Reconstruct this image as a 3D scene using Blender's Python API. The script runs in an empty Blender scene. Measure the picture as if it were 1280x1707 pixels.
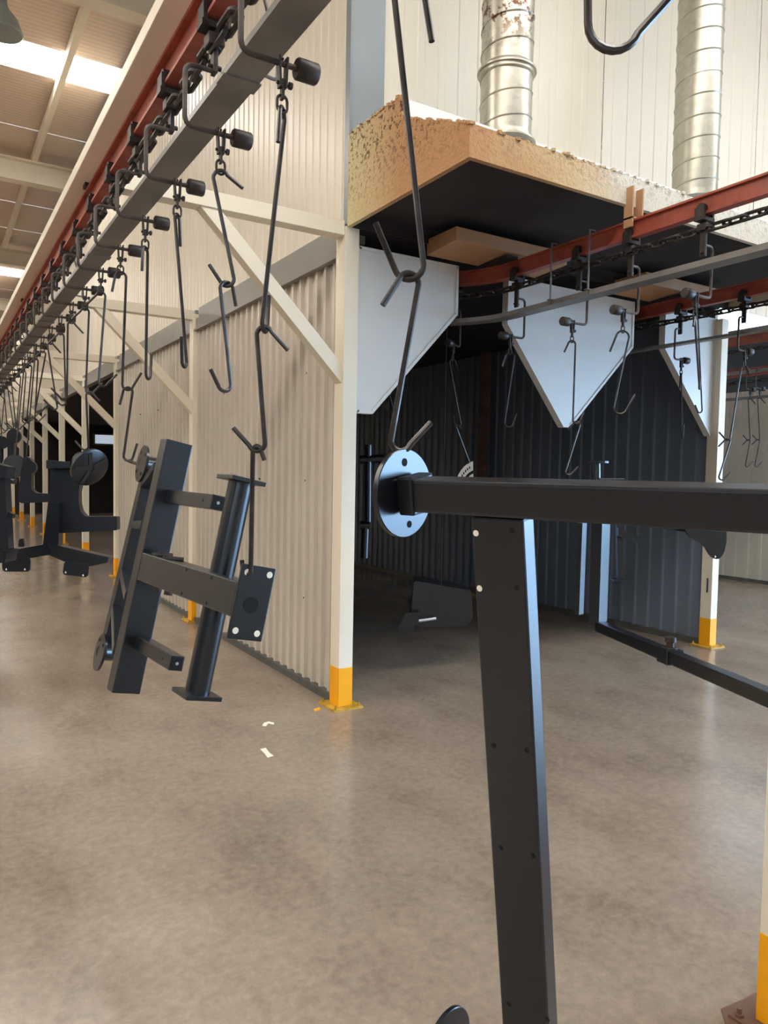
import bpy, bmesh, math, random
from mathutils import Vector, Matrix
random.seed(7)
S = bpy.context.scene
COL = S.collection
PI = math.pi

# ------------------------------------------------------------------ camera
F_PX, YAW, PITCH, ROLL = 1231.757, 0.552041, -0.050159, 0.0183035
CAM = Vector((0, 0, 1.5))
_f = Vector((math.sin(YAW)*math.cos(PITCH), math.cos(YAW)*math.cos(PITCH), math.sin(PITCH)))
_r0 = Vector((math.cos(YAW), -math.sin(YAW), 0)); _u0 = _r0.cross(_f)
_r = math.cos(ROLL)*_r0 + math.sin(ROLL)*_u0
_u = -math.sin(ROLL)*_r0 + math.cos(ROLL)*_u0
cam_data = bpy.data.cameras.new('camera')
cam_data.sensor_fit = 'HORIZONTAL'; cam_data.sensor_width = 36.0
cam_data.lens = F_PX/1280*36.0; cam_data.clip_end = 300; cam_data.clip_start = 0.02
cam = bpy.data.objects.new('camera', cam_data); COL.objects.link(cam)
M = Matrix.Identity(4)
for i in range(3):
    M[i][0], M[i][1], M[i][2], M[i][3] = _r[i], _u[i], -_f[i], CAM[i]
cam.matrix_world = M
S.camera = cam

# ------------------------------------------------------------------ light
S.view_settings.view_transform = 'Standard'; S.view_settings.look = 'None'
S.view_settings.gamma = 1.0; S.view_settings.use_curve_mapping = False
S.view_settings.exposure = 0.12
world = bpy.data.worlds.new('sky'); S.world = world; world.use_nodes = True
bg = world.node_tree.nodes['Background']
bg.inputs[0].default_value = (0.42, 0.67, 1.0, 1); bg.inputs[1].default_value = 22.0
SKYLIGHT = 14.0          # roof lights, warm white
CLERESTORY = 4.5         # high window band, cool
GATE = (13.0, -6.4, 1.8, 3.6)     # open gate in the right wall: x, y0, y1, top
pl = bpy.data.lights.new('gate_daylight', 'AREA'); pl.shape = 'RECTANGLE'
pl.size = GATE[2]-GATE[1]; pl.size_y = GATE[3]; pl.cycles.is_portal = True
plo = bpy.data.objects.new('gate_daylight', pl); COL.objects.link(plo)
plo.location = (GATE[0]+.05, (GATE[1]+GATE[2])/2, GATE[3]/2)
plo.rotation_euler = (PI/2, 0, PI/2)

# ------------------------------------------------------------------ pixel -> world (to place things at real depths)
def ray(px, py): return _r*((px-640)/F_PX) - _u*((py-853.5)/F_PX) + _f
def at(px, py, depth): return CAM + ray(px, py)*depth
def aty(px, py, y): d = ray(px, py); return CAM + d*(y/d.y)
def atx(px, py, x): d = ray(px, py); return CAM + d*(x/d.x)

# ------------------------------------------------------------------ materials
def srgb(r, g, b):
    c = lambda v: (v/255/12.92) if v/255 <= .04045 else ((v/255+.055)/1.055)**2.4
    return (c(r), c(g), c(b), 1)
class NT:
    def __init__(s, name):
        s.m = bpy.data.materials.new(name); s.m.use_nodes = True
        s.t = s.m.node_tree; s.b = s.t.nodes['Principled BSDF']
    def n(s, typ, **k):
        x = s.t.nodes.new(typ)
        for a, v in k.items(): setattr(x, a, v)
        return x
    def l(s, a, b): s.t.links.new(a, b)
    def coord(s, scale=(1, 1, 1)):
        g = s.n('ShaderNodeNewGeometry'); mp = s.n('ShaderNodeMapping'); mp.inputs['Scale'].default_value = scale
        s.l(g.outputs['Position'], mp.inputs['Vector']); return mp.outputs[0]
    def noise(s, scale, detail=4, rough=.55, vec=None):
        x = s.n('ShaderNodeTexNoise'); x.inputs['Scale'].default_value = scale
        x.inputs['Detail'].default_value = detail; x.inputs['Roughness'].default_value = rough
        s.l(vec if vec else s.coord(), x.inputs['Vector']); return x.outputs['Fac']
    def ramp(s, fac, stops):
        x = s.n('ShaderNodeValToRGB'); e = x.color_ramp.elements
        while len(e) < len(stops): e.new(.5)
        for i, (p, c) in enumerate(stops): e[i].position = p; e[i].color = c
        s.l(fac, x.inputs[0]); return x.outputs[0]
    def mix(s, fac, a, b, mode='MIX'):
        x = s.n('ShaderNodeMix', data_type='RGBA', blend_type=mode)
        if isinstance(fac, float): x.inputs[0].default_value = fac
        else: s.l(fac, x.inputs[0])
        for i, v in ((6, a), (7, b)):
            if isinstance(v, tuple): x.inputs[i].default_value = v
            else: s.l(v, x.inputs[i])
        return x.outputs[2]
    def bump(s, h, strength, dist=.01):
        x = s.n('ShaderNodeBump'); x.inputs['Strength'].default_value = strength; x.inputs['Distance'].default_value = dist
        s.l(h, x.inputs['Height']); s.l(x.outputs[0], s.b.inputs['Normal'])
    def col(s, c):
        if isinstance(c, tuple): s.b.inputs['Base Color'].default_value = c
        else: s.l(c, s.b.inputs['Base Color'])
    def rough(s, v):
        if isinstance(v, (int, float)): s.b.inputs['Roughness'].default_value = v
        else: s.l(v, s.b.inputs['Roughness'])
def g(v): return (v, v, v, 1)

def paint(name, c, rough=.5, metal=0.0, var=.08, scale=6.0, spec=.5):
    k = NT(name); n = k.noise(scale, 5)
    lo = tuple(max(0, x*(1-var)) for x in c[:3])+(1,); hi = tuple(min(1, x*(1+var)) for x in c[:3])+(1,)
    k.col(k.ramp(n, [(.3, lo), (.7, hi)])); k.rough(rough); k.b.inputs['Metallic'].default_value = metal
    k.b.inputs['Specular IOR Level'].default_value = spec
    return k.m

M_ = {}
def floor_mat():
    k = NT('polished_concrete')
    v = k.coord()
    n1 = k.noise(.7, 5, .6, v); n2 = k.noise(2.2, 6, .62, k.coord((1, .6, 1))); n3 = k.noise(26, 5, .7, v); n4 = k.noise(140, 2, .5, v)
    c = k.ramp(n1, [(.30, srgb(124, 111, 100)), (.70, srgb(158, 145, 131))])
    c = k.mix(.55, c, k.ramp(n2, [(.32, srgb(92, 79, 70)), (.46, srgb(138, 126, 114)), (.70, srgb(172, 160, 146))]))
    c = k.mix(.35, c, k.ramp(n3, [(.30, srgb(112, 101, 92)), (.70, srgb(176, 164, 150))]))
    pits = k.ramp(n4, [(.24, g(.6)), (.32, g(0))])
    c = k.mix(pits, c, srgb(96, 84, 75))
    c = k.mix(1.0, c, (.90, .865, .82, 1), 'MULTIPLY')
    k.col(c)
    k.rough(k.ramp(n1, [(.3, g(.16)), (.7, g(.26))]))
    k.b.inputs['Specular IOR Level'].default_value = .5
    k.bump(n3, .04, .003)
    return k.m
M_['floor'] = floor_mat()
M_['cream'] = paint('cream_paint', srgb(230, 221, 200), .45, var=.04, scale=2)
M_['white_panel'] = paint('white_panel_paint', srgb(206, 205, 201), .4, var=.05, scale=1.3)
M_['yellow'] = paint('yellow_paint', srgb(250, 172, 4), .5, var=.06, scale=8)
M_['clad'] = paint('beige_cladding', srgb(200, 191, 177), .30, var=.06, scale=1.5)
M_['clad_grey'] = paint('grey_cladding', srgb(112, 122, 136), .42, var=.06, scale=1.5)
M_['upper'] = paint('ivory_panel', srgb(218, 209, 191), .38, var=.04, scale=.8)
M_['trim_grey'] = paint('grey_flashing', srgb(130, 128, 120), .4, var=.08, scale=3)
M_['corner_grey'] = paint('blue_grey_flashing', srgb(122, 131, 136), .35, var=.05, scale=3)
M_['base_dark'] = paint('dark_base_channel', srgb(84, 84, 78), .6, var=.2, scale=9)
M_['black'] = paint('black_powder_coat', (.006, .0065, .009, 1), .28, var=.25, scale=40, spec=.7)
M_['black'].node_tree.nodes['Principled BSDF'].inputs['Specular Tint'].default_value = (.84, .92, 1, 1)
M_['hole'] = paint('hole_black', (.002, .002, .002, 1), .9, var=0)
M_['wire'] = paint('dark_steel_wire', (.045, .04, .038, 1), .32, .6, var=.5, scale=14)
M_['oily'] = paint('oily_dark_iron', (.036, .027, .023, 1), .48, .3, var=.6, scale=25)
M_['rod'] = paint('brown_iron_rod', (.085, .062, .052, 1), .5, .3, var=.5, scale=18)
M_['pan'] = paint('grey_pan_sheet', srgb(122, 118, 114), .42, .25, var=.18, scale=5)
M_['bolt'] = paint('zinc_bolt', srgb(190, 190, 190), .3, .8, var=.1, scale=30)
M_['yplate'] = paint('yellow_stained_plate', srgb(186, 148, 50), .6, var=.35, scale=18)
M_['lamp'] = paint('lamp_grey_metal', srgb(140, 150, 150), .4, .3, var=.08)
M_['rust_post'] = paint('brown_primer', srgb(110, 82, 66), .6, var=.25, scale=7)
M_['liner'] = paint('shade_brown_liner', srgb(42, 37, 37), .8, var=.3, scale=4)  # dark tone puts the shade inside hood and tunnel into the colour
M_['tape'] = paint('white_tape_hole_light', srgb(236, 230, 215), .6, var=.05)  # pale hole discs use it too, brightness put into the colour
M_['hall_dark'] = paint('slate_wall_sheet', srgb(72, 77, 84), .6, var=.1, scale=1)
M_['outside'] = paint('outside_paving', srgb(150, 150, 145), .9, var=.1)
def red_mat():
    k = NT('red_oxide_rail'); v = k.coord((1, 1, 1))
    n = k.noise(7, 6, .65, v)
    k.col(k.ramp(n, [(.3, srgb(124, 52, 40)), (.55, srgb(162, 78, 60)), (.78, srgb(132, 78, 64))]))
    k.rough(.45); k.bump(k.noise(60, 3, .5, v), .15, .004); return k.m
M_['red'] = red_mat()
def galv_mat():
    k = NT('galvanised_spiral'); v = k.coord()
    vo = k.n('ShaderNodeTexVoronoi'); vo.inputs['Scale'].default_value = 28; k.l(v, vo.inputs['Vector'])
    c = k.ramp(vo.outputs['Color'], [(.0, srgb(172, 168, 154)), (1, srgb(190, 186, 172))])
    sep = k.n('ShaderNodeSeparateXYZ'); gp = k.n('ShaderNodeNewGeometry'); k.l(gp.outputs['Position'], sep.inputs[0])
    mr = k.n('ShaderNodeMapRange'); mr.inputs['From Min'].default_value = 4.02; mr.inputs['From Max'].default_value = 4.25
    k.l(sep.outputs['Z'], mr.inputs['Value'])
    mx = k.n('ShaderNodeMapRange'); mx.inputs['From Min'].default_value = 3.9; mx.inputs['From Max'].default_value = 3.6
    k.l(sep.outputs['X'], mx.inputs['Value'])
    pr = k.n('ShaderNodeMath', operation='MULTIPLY'); k.l(mr.outputs[0], pr.inputs[0]); k.l(mx.outputs[0], pr.inputs[1])
    rn = k.ramp(k.noise(17, 6, .7, v), [(.50, g(0)), (.56, g(1))])
    m2 = k.n('ShaderNodeMath', operation='MULTIPLY'); k.l(pr.outputs[0], m2.inputs[0]); k.l(rn, m2.inputs[1])
    k.col(k.mix(m2.outputs[0], c, srgb(92, 58, 40))); k.rough(.36); k.b.inputs['Metallic'].default_value = .75
    return k.m
M_['galv'] = galv_mat()
def foam_mat():
    k = NT('stained_foam_coating'); v = k.coord()
    sep = k.n('ShaderNodeSeparateXYZ'); gp = k.n('ShaderNodeNewGeometry'); k.l(gp.outputs['Position'], sep.inputs[0])
    mr = k.n('ShaderNodeMapRange'); mr.inputs['From Min'].default_value = 2.2; mr.inputs['From Max'].default_value = 3.9
    k.l(sep.outputs['X'], mr.inputs['Value'])
    nz = k.noise(3, 5, .6, v)
    ad = k.n('ShaderNodeMath', operation='MULTIPLY_ADD'); k.l(nz, ad.inputs[0]); ad.inputs[1].default_value = .5; ad.inputs[2].default_value = -.25
    sm = k.n('ShaderNodeMath', operation='ADD'); k.l(mr.outputs[0], sm.inputs[0]); k.l(ad.outputs[0], sm.inputs[1])
    c = k.ramp(sm.outputs[0], [(.05, srgb(178, 134, 92)), (.40, srgb(194, 166, 122)), (.68, srgb(208, 201, 184))])
    # paler and cleaner toward the wall end of the hood
    my = k.n('ShaderNodeMapRange'); my.inputs['From Min'].default_value = 3.5; my.inputs['From Max'].default_value = 4.1
    k.l(sep.outputs['Y'], my.inputs['Value'])
    c = k.mix(my.outputs[0], c, srgb(202, 190, 146))
    sp = k.ramp(k.noise(38, 5, .7, v), [(.53, g(0)), (.58, g(1))])
    mz = k.n('ShaderNodeMapRange'); mz.inputs['From Min'].default_value = 3.02; mz.inputs['From Max'].default_value = 3.45
    k.l(sep.outputs['Z'], mz.inputs['Value'])
    q = k.n('ShaderNodeMath', operation='MULTIPLY'); k.l(sp, q.inputs[0]); k.l(mz.outputs[0], q.inputs[1])
    c = k.mix(q.outputs[0], c, srgb(98, 62, 40))
    k.col(c); k.rough(.85); k.bump(k.noise(55, 4, .6, v), .7, .012); return k.m
M_['foam'] = foam_mat()
M_['tan'] = paint('tan_stained_sheet', srgb(176, 134, 98), .6, var=.15, scale=3)
def emis(name, c, s):
    k = NT(name); k.b.inputs['Base Color'].default_value = (.8, .8, .8, 1)
    k.b.inputs['Emission Color'].default_value = c; k.b.inputs['Emission Strength'].default_value = s; return k.m
M_['skylight'] = emis('skylight_panel', (1, .94, .855, 1), SKYLIGHT)
M_['skylight_cool'] = emis('skylight_panel_clear', (1, .99, .97, 1), SKYLIGHT*1.1)
M_['window'] = emis('daylight_pane', (.66, .84, 1, 1), CLERESTORY)
M_['window_far'] = emis('far_window_pane', (.7, .85, 1, 1), .5)
def roof_mat():
    k = NT('roof_sheet'); v = k.coord()
    w = k.n('ShaderNodeTexWave'); w.bands_direction = 'Y'; w.inputs['Scale'].default_value = 3.4; k.l(v, w.inputs['Vector'])
    c = k.mix(k.mix(.4, w.outputs['Fac'], g(0)), srgb(226, 206, 188), srgb(204, 182, 164)); k.col(c); k.rough(.7)
    k.bump(w.outputs['Fac'], .2, .02); return k.m
M_['roof'] = roof_mat()

# ------------------------------------------------------------------ mesh helpers
ORG = {}
class MB:
    def __init__(s): s.v = []; s.f = []
    def box(s, c, size, R=None):
        c = Vector(c); i = len(s.v)
        for x in (-.5, .5):
            for y in (-.5, .5):
                for z in (-.5, .5):
                    p = Vector((x*size[0], y*size[1], z*size[2]))
                    s.v.append(c + (R @ p if R else p))
        s.f += [[i+a for a in q] for q in ((0, 1, 3, 2), (4, 6, 7, 5), (0, 4, 5, 1), (2, 3, 7, 6), (0, 2, 6, 4), (1, 5, 7, 3))]
        return s
    def bx(s, x0, x1, y0, y1, z0, z1): return s.box(((x0+x1)/2, (y0+y1)/2, (z0+z1)/2), (x1-x0, y1-y0, z1-z0))
    def bar(s, p0, p1, w, h, side):
        """rectangular bar from p0 to p1, w wide along side, h along the third axis"""
        p0 = Vector(p0); p1 = Vector(p1); d = p1-p0; L = d.length; d.normalize()
        a = (Vector(side) - d*Vector(side).dot(d)).normalized(); b = d.cross(a)
        return s.box((p0+p1)/2, (w, L, h), Matrix((a, d, b)).transposed())
    def prism(s, pts, ext):
        pts = [Vector(p) for p in pts]; ext = Vector(ext); n = len(pts); i = len(s.v)
        nr = Vector()
        for k in range(n): nr += (pts[k]-pts[0]).cross(pts[(k+1) % n]-pts[0])
        if nr.dot(ext) > 0: pts.reverse()
        s.v += pts + [p+ext for p in pts]
        s.f.append([i+k for k in range(n)]); s.f.append([i+n+k for k in range(n)][::-1])
        for k in range(n): s.f.append([i+(k+1) % n, i+k, i+n+k, i+n+(k+1) % n])
        return s
    def tube(s, pts, r, n=8, closed=False):
        pts = [Vector(p) for p in pts]; N = len(pts); i = len(s.v); nrm = None
        rings = []
        for k in range(N):
            if closed: t = (pts[(k+1) % N]-pts[k-1]).normalized()
            else: t = (pts[min(k+1, N-1)]-pts[max(k-1, 0)]).normalized()
            if nrm is None:
                nrm = t.orthogonal().normalized()
            nrm = (nrm - t*nrm.dot(t)).normalized(); b = t.cross(nrm)
            for j in range(n):
                a = 2*PI*j/n; s.v.append(pts[k] + (nrm*math.cos(a)+b*math.sin(a))*r)
        for k in range(N if closed else N-1):
            k2 = (k+1) % N
            for j in range(n):
                j2 = (j+1) % n; s.f.append([i+k*n+j, i+k*n+j2, i+k2*n+j2, i+k2*n+j])
        if not closed:
            s.f.append([i+j for j in range(n)][::-1]); s.f.append([i+(N-1)*n+j for j in range(n)])
        return s
    def cyl(s, p0, p1, r, n=16, r1=None):
        return s.lathe(p0, p1, [(0, r), (1, r if r1 is None else r1)], n)
    def lathe(s, p0, p1, prof, n=20):
        p0 = Vector(p0); d = Vector(p1)-p0; t = d.normalized(); a = t.orthogonal().normalized(); b = t.cross(a); i = len(s.v)
        for (u, r) in prof:
            for j in range(n):
                an = 2*PI*j/n; s.v.append(p0 + d*u + (a*math.cos(an)+b*math.sin(an))*r)
        for k in range(len(prof)-1):
            for j in range(n):
                j2 = (j+1) % n; s.f.append([i+k*n+j, i+k*n+j2, i+(k+1)*n+j2, i+(k+1)*n+j])
        s.f.append([i+j for j in range(n)][::-1]); m = len(prof)-1
        s.f.append([i+m*n+j for j in range(n)]); return s
    def sheet(s, prof, up):
        """profile polyline (3D points) swept by the vector up"""
        prof = [Vector(p) for p in prof]; up = Vector(up); i = len(s.v); n = len(prof)
        s.v += prof + [p+up for p in prof]
        for k in range(n-1): s.f.append([i+k, i+k+1, i+n+k+1, i+n+k])
        return s
    def build(s, name, mat, parent=None, smooth=False, bevel=0.0):
        if parent is not None: o0 = ORG[parent]
        else:
            xs = [v.x for v in s.v]; ys = [v.y for v in s.v]; zs = [v.z for v in s.v]
            o0 = Vector(((min(xs)+max(xs))/2, (min(ys)+max(ys))/2, min(zs)))
        me = bpy.data.meshes.new(name); me.from_pydata([tuple(v-o0) for v in s.v], [], s.f)
        bm = bmesh.new(); bm.from_mesh(me); bmesh.ops.recalc_face_normals(bm, faces=bm.faces)
        if bevel:
            es = [e for e in bm.edges if len(e.link_faces) == 2 and e.calc_face_angle(0) > .6]
            bmesh.ops.bevel(bm, geom=es, offset=bevel, segments=2, profile=.6, affect='EDGES')
        bm.to_mesh(me); bm.free()
        if smooth:
            me.polygons.foreach_set('use_smooth', [True]*len(me.polygons))
            me.set_sharp_from_angle(angle=math.radians(40))
        me.materials.append(M_[mat] if isinstance(mat, str) else mat)
        o = bpy.data.objects.new(name, me); COL.objects.link(o); ORG[o] = o0
        if parent is not None: o.parent = parent
        else: o.location = o0
        return o
def empty(name, loc):
    o = bpy.data.objects.new(name, None); COL.objects.link(o); o.location = loc; o.empty_display_size = .1
    ORG[o] = Vector(loc); return o
def tag(o, label, cat, group=None):
    o['label'] = label; o['category'] = cat
    if group: o['group'] = group
    return o
def struct(o, label=None):
    o['kind'] = 'structure'
    if label: o['label'] = label
    return o
def copy_tree(o, parent=None):
    c = o.copy(); COL.objects.link(c)
    if parent is not None: c.parent = parent
    for ch in KIDS.get(o.name, [x for x in o.children]): copy_tree(ch, c)
    return c
KIDS = {}
def arc(c, a0, a1, r, ux, uy, n=8):
    c = Vector(c); return [c + (Vector(ux)*math.cos(a0+(a1-a0)*k/n) + Vector(uy)*math.sin(a0+(a1-a0)*k/n))*r for k in range(n+1)]
def fillet(pts, r, n=5):
    pts = [Vector(p) for p in pts]; out = [pts[0]]
    for a, b, c in zip(pts, pts[1:], pts[2:]):
        d0 = (a-b); d1 = (c-b); rr = min(r, d0.length*.45, d1.length*.45)
        p0 = b+d0.normalized()*rr; p1 = b+d1.normalized()*rr
        for k in range(n+1):
            t = k/n; out.append(p0*(1-t)**2 + b*2*t*(1-t) + p1*t*t)
    out.append(pts[-1]); return out
ORD = ['first', 'second', 'third', 'fourth', 'fifth', 'sixth', 'seventh', 'eighth', 'ninth', 'tenth', 'eleventh', 'twelfth', 'thirteenth', 'fourteenth']
Z = Vector((0, 0, 1))

# ================================================================== THE HALL
m = MB(); m.bx(-14, 13, -9, 44, -.1, 0); struct(m.build('floor', 'floor'), 'polished grey brown concrete floor with scuffs')
m = MB(); m.bx(13, 40, -40, 44, -.3, -.02); struct(m.build('ground', 'outside'), 'pale paving outside the open gate')
ROOF = 7.0
ceil = empty('ceiling', (0, 18, ROOF)); struct(ceil, 'corrugated roof sheets with bright skylight strips')
sky_y = [(-.4, .6), (4.8, 5.7), (10.85, 11.62), (23.1, 24.0), (35, 36)]
y0 = -9.0
for a, b in sky_y+[(44.0, 44.0)]:
    w = a
    k = max(1, round((w-y0)/2.0))
    for i in range(k):
        MB().bx(-14, 13, y0+(w-y0)*i/k+.01, y0+(w-y0)*(i+1)/k-.01, ROOF, ROOF+.05).build('roof_sheet', 'roof', ceil)
    if b > a:
        full = a < 0.1; side = 4 < a < 6  # side strip is unseen, cut short to keep its light off the upper wall
        for x in range(-14, 13 if full else (-2 if side else 4), 3):
            MB().bx(x+.02, min(13, x+3)-.02, a, b, ROOF, ROOF+.05).build('skylight_panel', 'skylight_cool' if x > 0 else 'skylight', ceil)
        if not full: MB().bx(-1.98 if side else 4.02, 13, a, b, ROOF, ROOF+.05).build('roof_sheet', 'roof', ceil)
    y0 = b
for i, x in enumerate((-9.3, -4.0, -1.4, 1.62, 4.2, 6.8, 9.4)):
    MB().bx(x-.04, x+.04, -9, 44, ROOF-.17, ROOF-.02).build('purlin', 'cream', ceil)
for y in (-3.3, 8.6, 14.5, 20.5, 26.5, 32.5):
    b = MB(); b.bx(-14, 13, y-.11, y+.11, ROOF-.55, ROOF-.53); b.bx(-14, 13, y-.006, y+.006, ROOF-.53, ROOF-.2); b.bx(-14, 13, y-.11, y+.11, ROOF-.2, ROOF-.17)
    b.build('rafter_beam', 'cream', ceil)

def corr(m, axis, a0, a1, fixed, z0, z1, pitch, depth, sgn, flat=.5):
    """vertical ribbed sheet along axis ('x' or 'y') standing at fixed, ribs towards sgn"""
    n = max(1, round((a1-a0)/pitch)); p = (a1-a0)/n; pr = []
    for i in range(n):
        for u, d in ((0, 0), (flat, 0), (flat+.05, 1), (.95, 1)):
            pr.append((a0+(i+u)*p, fixed+sgn*d*depth))
    pr.append((a1, fixed))
    pts = [(a, q, z0) if axis == 'x' else (q, a, z0) for a, q in pr]
    return m.sheet(pts, (0, 0, z1-z0))

wl = empty('wall_left', (-14, 17, 0)); struct(wl, 'far left hall wall')
MB().bx(-14.1, -14, -9, 9, 0, ROOF).build('cladding_sheet', 'hall_dark', wl)  # unseen stretch, coloured dark to dim reflections in the black frames
MB().bx(-14.1, -14, 9, 44, 0, ROOF).build('cladding_sheet', 'upper', wl)  # unseen stretch, coloured pale to brighten the rack arm's reflection
wb = MB(); wb.bx(-14, 13, 44, 44.1, 0, ROOF); struct(wb.build('wall_back', 'upper'), 'pale end wall of the hall')
wr = empty('wall_rear', (0, -9, 0)); struct(wr, 'wall behind the camera with an added high window band')
MB().bx(-14, 13, -9.1, -9, 0, 4.4).build('cladding_sheet', 'upper', wr)
MB().bx(-14, 13, -9.1, -9, 6.4, ROOF).build('cladding_sheet', 'upper', wr)
wn = 1
def window(x0, x1, y0, y1, z0, z1, mat='window'):
    global wn
    e = empty('window_%d' % wn, ((x0+x1)/2, (y0+y1)/2, z0)); struct(e, 'high daylight window with mullions'); wn += 1
    along_x = (x1-x0) > (y1-y0); L = (x1-x0) if along_x else (y1-y0); n = max(1, round(L/1.5))
    for i in range(n):
        if along_x: MB().bx(x0+L*i/n+.03, x0+L*(i+1)/n-.03, y0+.03, y1-.03, z0+.04, z1-.04).build('pane', mat, e)
        else: MB().bx(x0+.03, x1-.03, y0+L*i/n+.03, y0+L*(i+1)/n-.03, z0+.04, z1-.04).build('pane', mat, e)
    f = MB()
    f.bx(x0, x1, y0, y1, z0, z0+.05).bx(x0, x1, y0, y1, z1-.05, z1)
    for i in range(n+1):
        if along_x: f.bx(x0+L*i/n-.03, x0+L*i/n+.03, y0, y1, z0, z1)
        else: f.bx(x0, x1, y0+L*i/n-.03, y0+L*i/n+.03, z0, z1)
    f.build('window_frame', 'trim_grey', e)
MB().bx(-2, 13, -9.1, -9, 4.4, 6.4).build('cladding_sheet', 'upper', wr)
window(-14, -2, -9.1, -9, 4.4, 6.4)  # unseen window band, added for light from behind the camera
wr2 = empty('wall_right', (13, 10, 0)); struct(wr2, 'right hall wall with open gate and window band')
MB().bx(13, 13.1, GATE[2], 44, 0, 4.3).build('cladding_sheet', 'hall_dark', wr2)
MB().bx(13, 13.1, -9, GATE[1], 0, ROOF).build('cladding_sheet', 'hall_dark', wr2)
MB().bx(13, 13.1, GATE[1], GATE[2], GATE[3], ROOF).build('cladding_sheet', 'hall_dark', wr2)
MB().bx(13, 13.1, GATE[2], 44, 5.6, ROOF).build('cladding_sheet', 'hall_dark', wr2)
window(13, 13.1, GATE[2], 44, 4.3, 5.6)

# ================================================================== THE OVEN TUNNEL (booth)
PX0, PX1 = 2.21, 2.31            # left row of posts
FRAMES = [4.103, 7.2, 10.75, 13.3, 15.9, 18.4, 20.9, 23.5, 26.1]
wbl = empty('wall_booth_left', (2.27, 7.5, 0)); struct(wbl, 'beige ribbed cladding wall of the oven tunnel')
for a, b in ((4.225, 7.2), (7.32, 10.75)):
    corr(MB(), 'y', a, b, 2.28, .05, 2.88, .130, .026, -1, .68).build('cladding_sheet', 'clad', wbl)
    MB().bx(2.232, 2.29, a, b, 0, .05).build('base_channel', 'base_dark', wbl)
    # screw heads on the sheets
    for z in (.62, 1.45, 2.2):
        for i in range(3):
            y = a+.5+i*.85; MB().cyl((2.262, y, z), (2.252, y, z), .007, 8).build('screw', 'oily', wbl)
MB().bx(2.30, 2.36, 4.2, 10.8, 0, 3.0).build('inner_lining', 'liner', wbl)  # coloured dark to keep the tunnel interior in shade
tr = empty('trim_1', (2.25, 14, 2.88)); struct(tr, 'stepped grey flashing along the top of the ribbed wall')
for a, b in zip(FRAMES, FRAMES[1:]):
    c = MB(); c.bx(2.215, 2.30, a+.122, b, 2.87, 2.885).bx(2.235, 2.30, a+.122, b, 2.885, 2.985).bx(2.24, 2.42, a+.122, b, 2.985, 2.995).bx(2.265, 2.42, a+.122, b, 2.995, 3.10)
    c.build('flashing', 'trim_grey', tr)
wul = empty('wall_upper_left', (2.30, 14, 3.05)); struct(wul, 'tall ivory ribbed panels above the oven side wall')
y = 4.14
while y < 27:
    w = 1.12 if y < 22 else 5.0
    corr(MB(), 'y', y+.004, y+w-.004, 2.30, 3.05, ROOF-.1, .112, .006, -1, .55).build('wall_panel', 'upper', wul); y += w
wuf = empty('wall_upper_front', (5, 4.13, 3.05)); struct(wuf, 'tall cream panels above the spray booth opening')
x = 2.47
while x < 9.5:
    corr(MB(), 'x', x+.004, x+1.0-.004, 4.14, 3.05, ROOF-.1, .1667, .004, -1, .6).build('wall_panel', 'upper', wuf); x += 1.0
t2 = MB(); t2.bx(2.225, 2.47, 4.10, 4.125, 3.05, ROOF-.1).bx(2.225, 2.25, 4.10, 4.16, 3.05, ROOF-.1)
struct(t2.build('trim_2', 'corner_grey'), 'blue grey corner flashing strip above the corner post')
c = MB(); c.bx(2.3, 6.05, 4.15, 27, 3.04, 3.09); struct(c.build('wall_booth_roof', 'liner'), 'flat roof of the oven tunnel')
wbr = empty('wall_booth_right', (6.0, 10, 0)); struct(wbr, 'grey ribbed inner right wall of the tunnel')
y = 4.17
while y < 27:
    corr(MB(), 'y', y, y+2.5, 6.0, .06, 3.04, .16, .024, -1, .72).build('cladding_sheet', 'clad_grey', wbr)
    MB().bx(5.965, 6.03, y, y+2.5, 0, .06).build('base_channel', 'base_dark', wbr); y += 2.5
MB().bx(6.02, 6.06, 4.17, 27, 0, 3.1).build('outer_lining', 'clad', wbr)
c = MB(); c.bx(2.3, 6.05, 27, 27.1, 0, 3.09); struct(c.build('wall_booth_back', 'liner'), 'dark end of the oven tunnel')  # dark colour carries the shade at the tunnel's end
# second tunnel further right
w2 = empty('wall_tunnel_right', (10.45, 6, 0)); struct(w2, 'pale ribbed wall of the next tunnel')
y = 4.6
while y < 20:
    corr(MB(), 'y', y, y+2.0, 10.45, .05, 2.85, .2, .02, -1, .6).build('cladding_sheet', 'clad', w2)
    MB().bx(10.42, 10.5, y, y+2.0, 0, .05).build('base_channel', 'base_dark', w2); y += 2.0
MB().bx(10.46, 12.9, 4.6, 20, 2.85, 2.95).build('top_sheet', 'hall_dark', w2)

# ---- posts
def make_post(name, x0, x1, y0, y1, h, loc, plate=.055):
    e = empty(name, loc)
    MB().bx(x0, x1, y0, y1, .012, h).build('post', 'cream', e, bevel=.003)
    MB().bx(x0-.0008, x1+.0008, y0-.0008, y1+.0008, .012, .262).build('yellow_band', 'yellow', e, bevel=.003)
    pl_ = MB().bx(x0-plate, x1+plate, y0-plate, y1+plate, 0, .012).build('base_plate', 'yplate', e)
    for sx in (x0-plate*.6, x1+plate*.6):
        for sy in (y0-plate*.6, y1+plate*.6):
            MB().cyl((sx, sy, .012), (sx, sy, .035), .007, 8).cyl((sx, sy, .012), (sx, sy, .02), .013, 6).build('anchor_bolt', 'yplate', pl_)
    return e
where = ['at the open corner of the booth', 'second along the ribbed side wall', 'third along, where the ribbed wall ends', 'fourth along, past the wall end',
         'fifth along the row', 'sixth along the row', 'seventh along the row', 'eighth along the row', 'ninth and farthest along the row']
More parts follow.
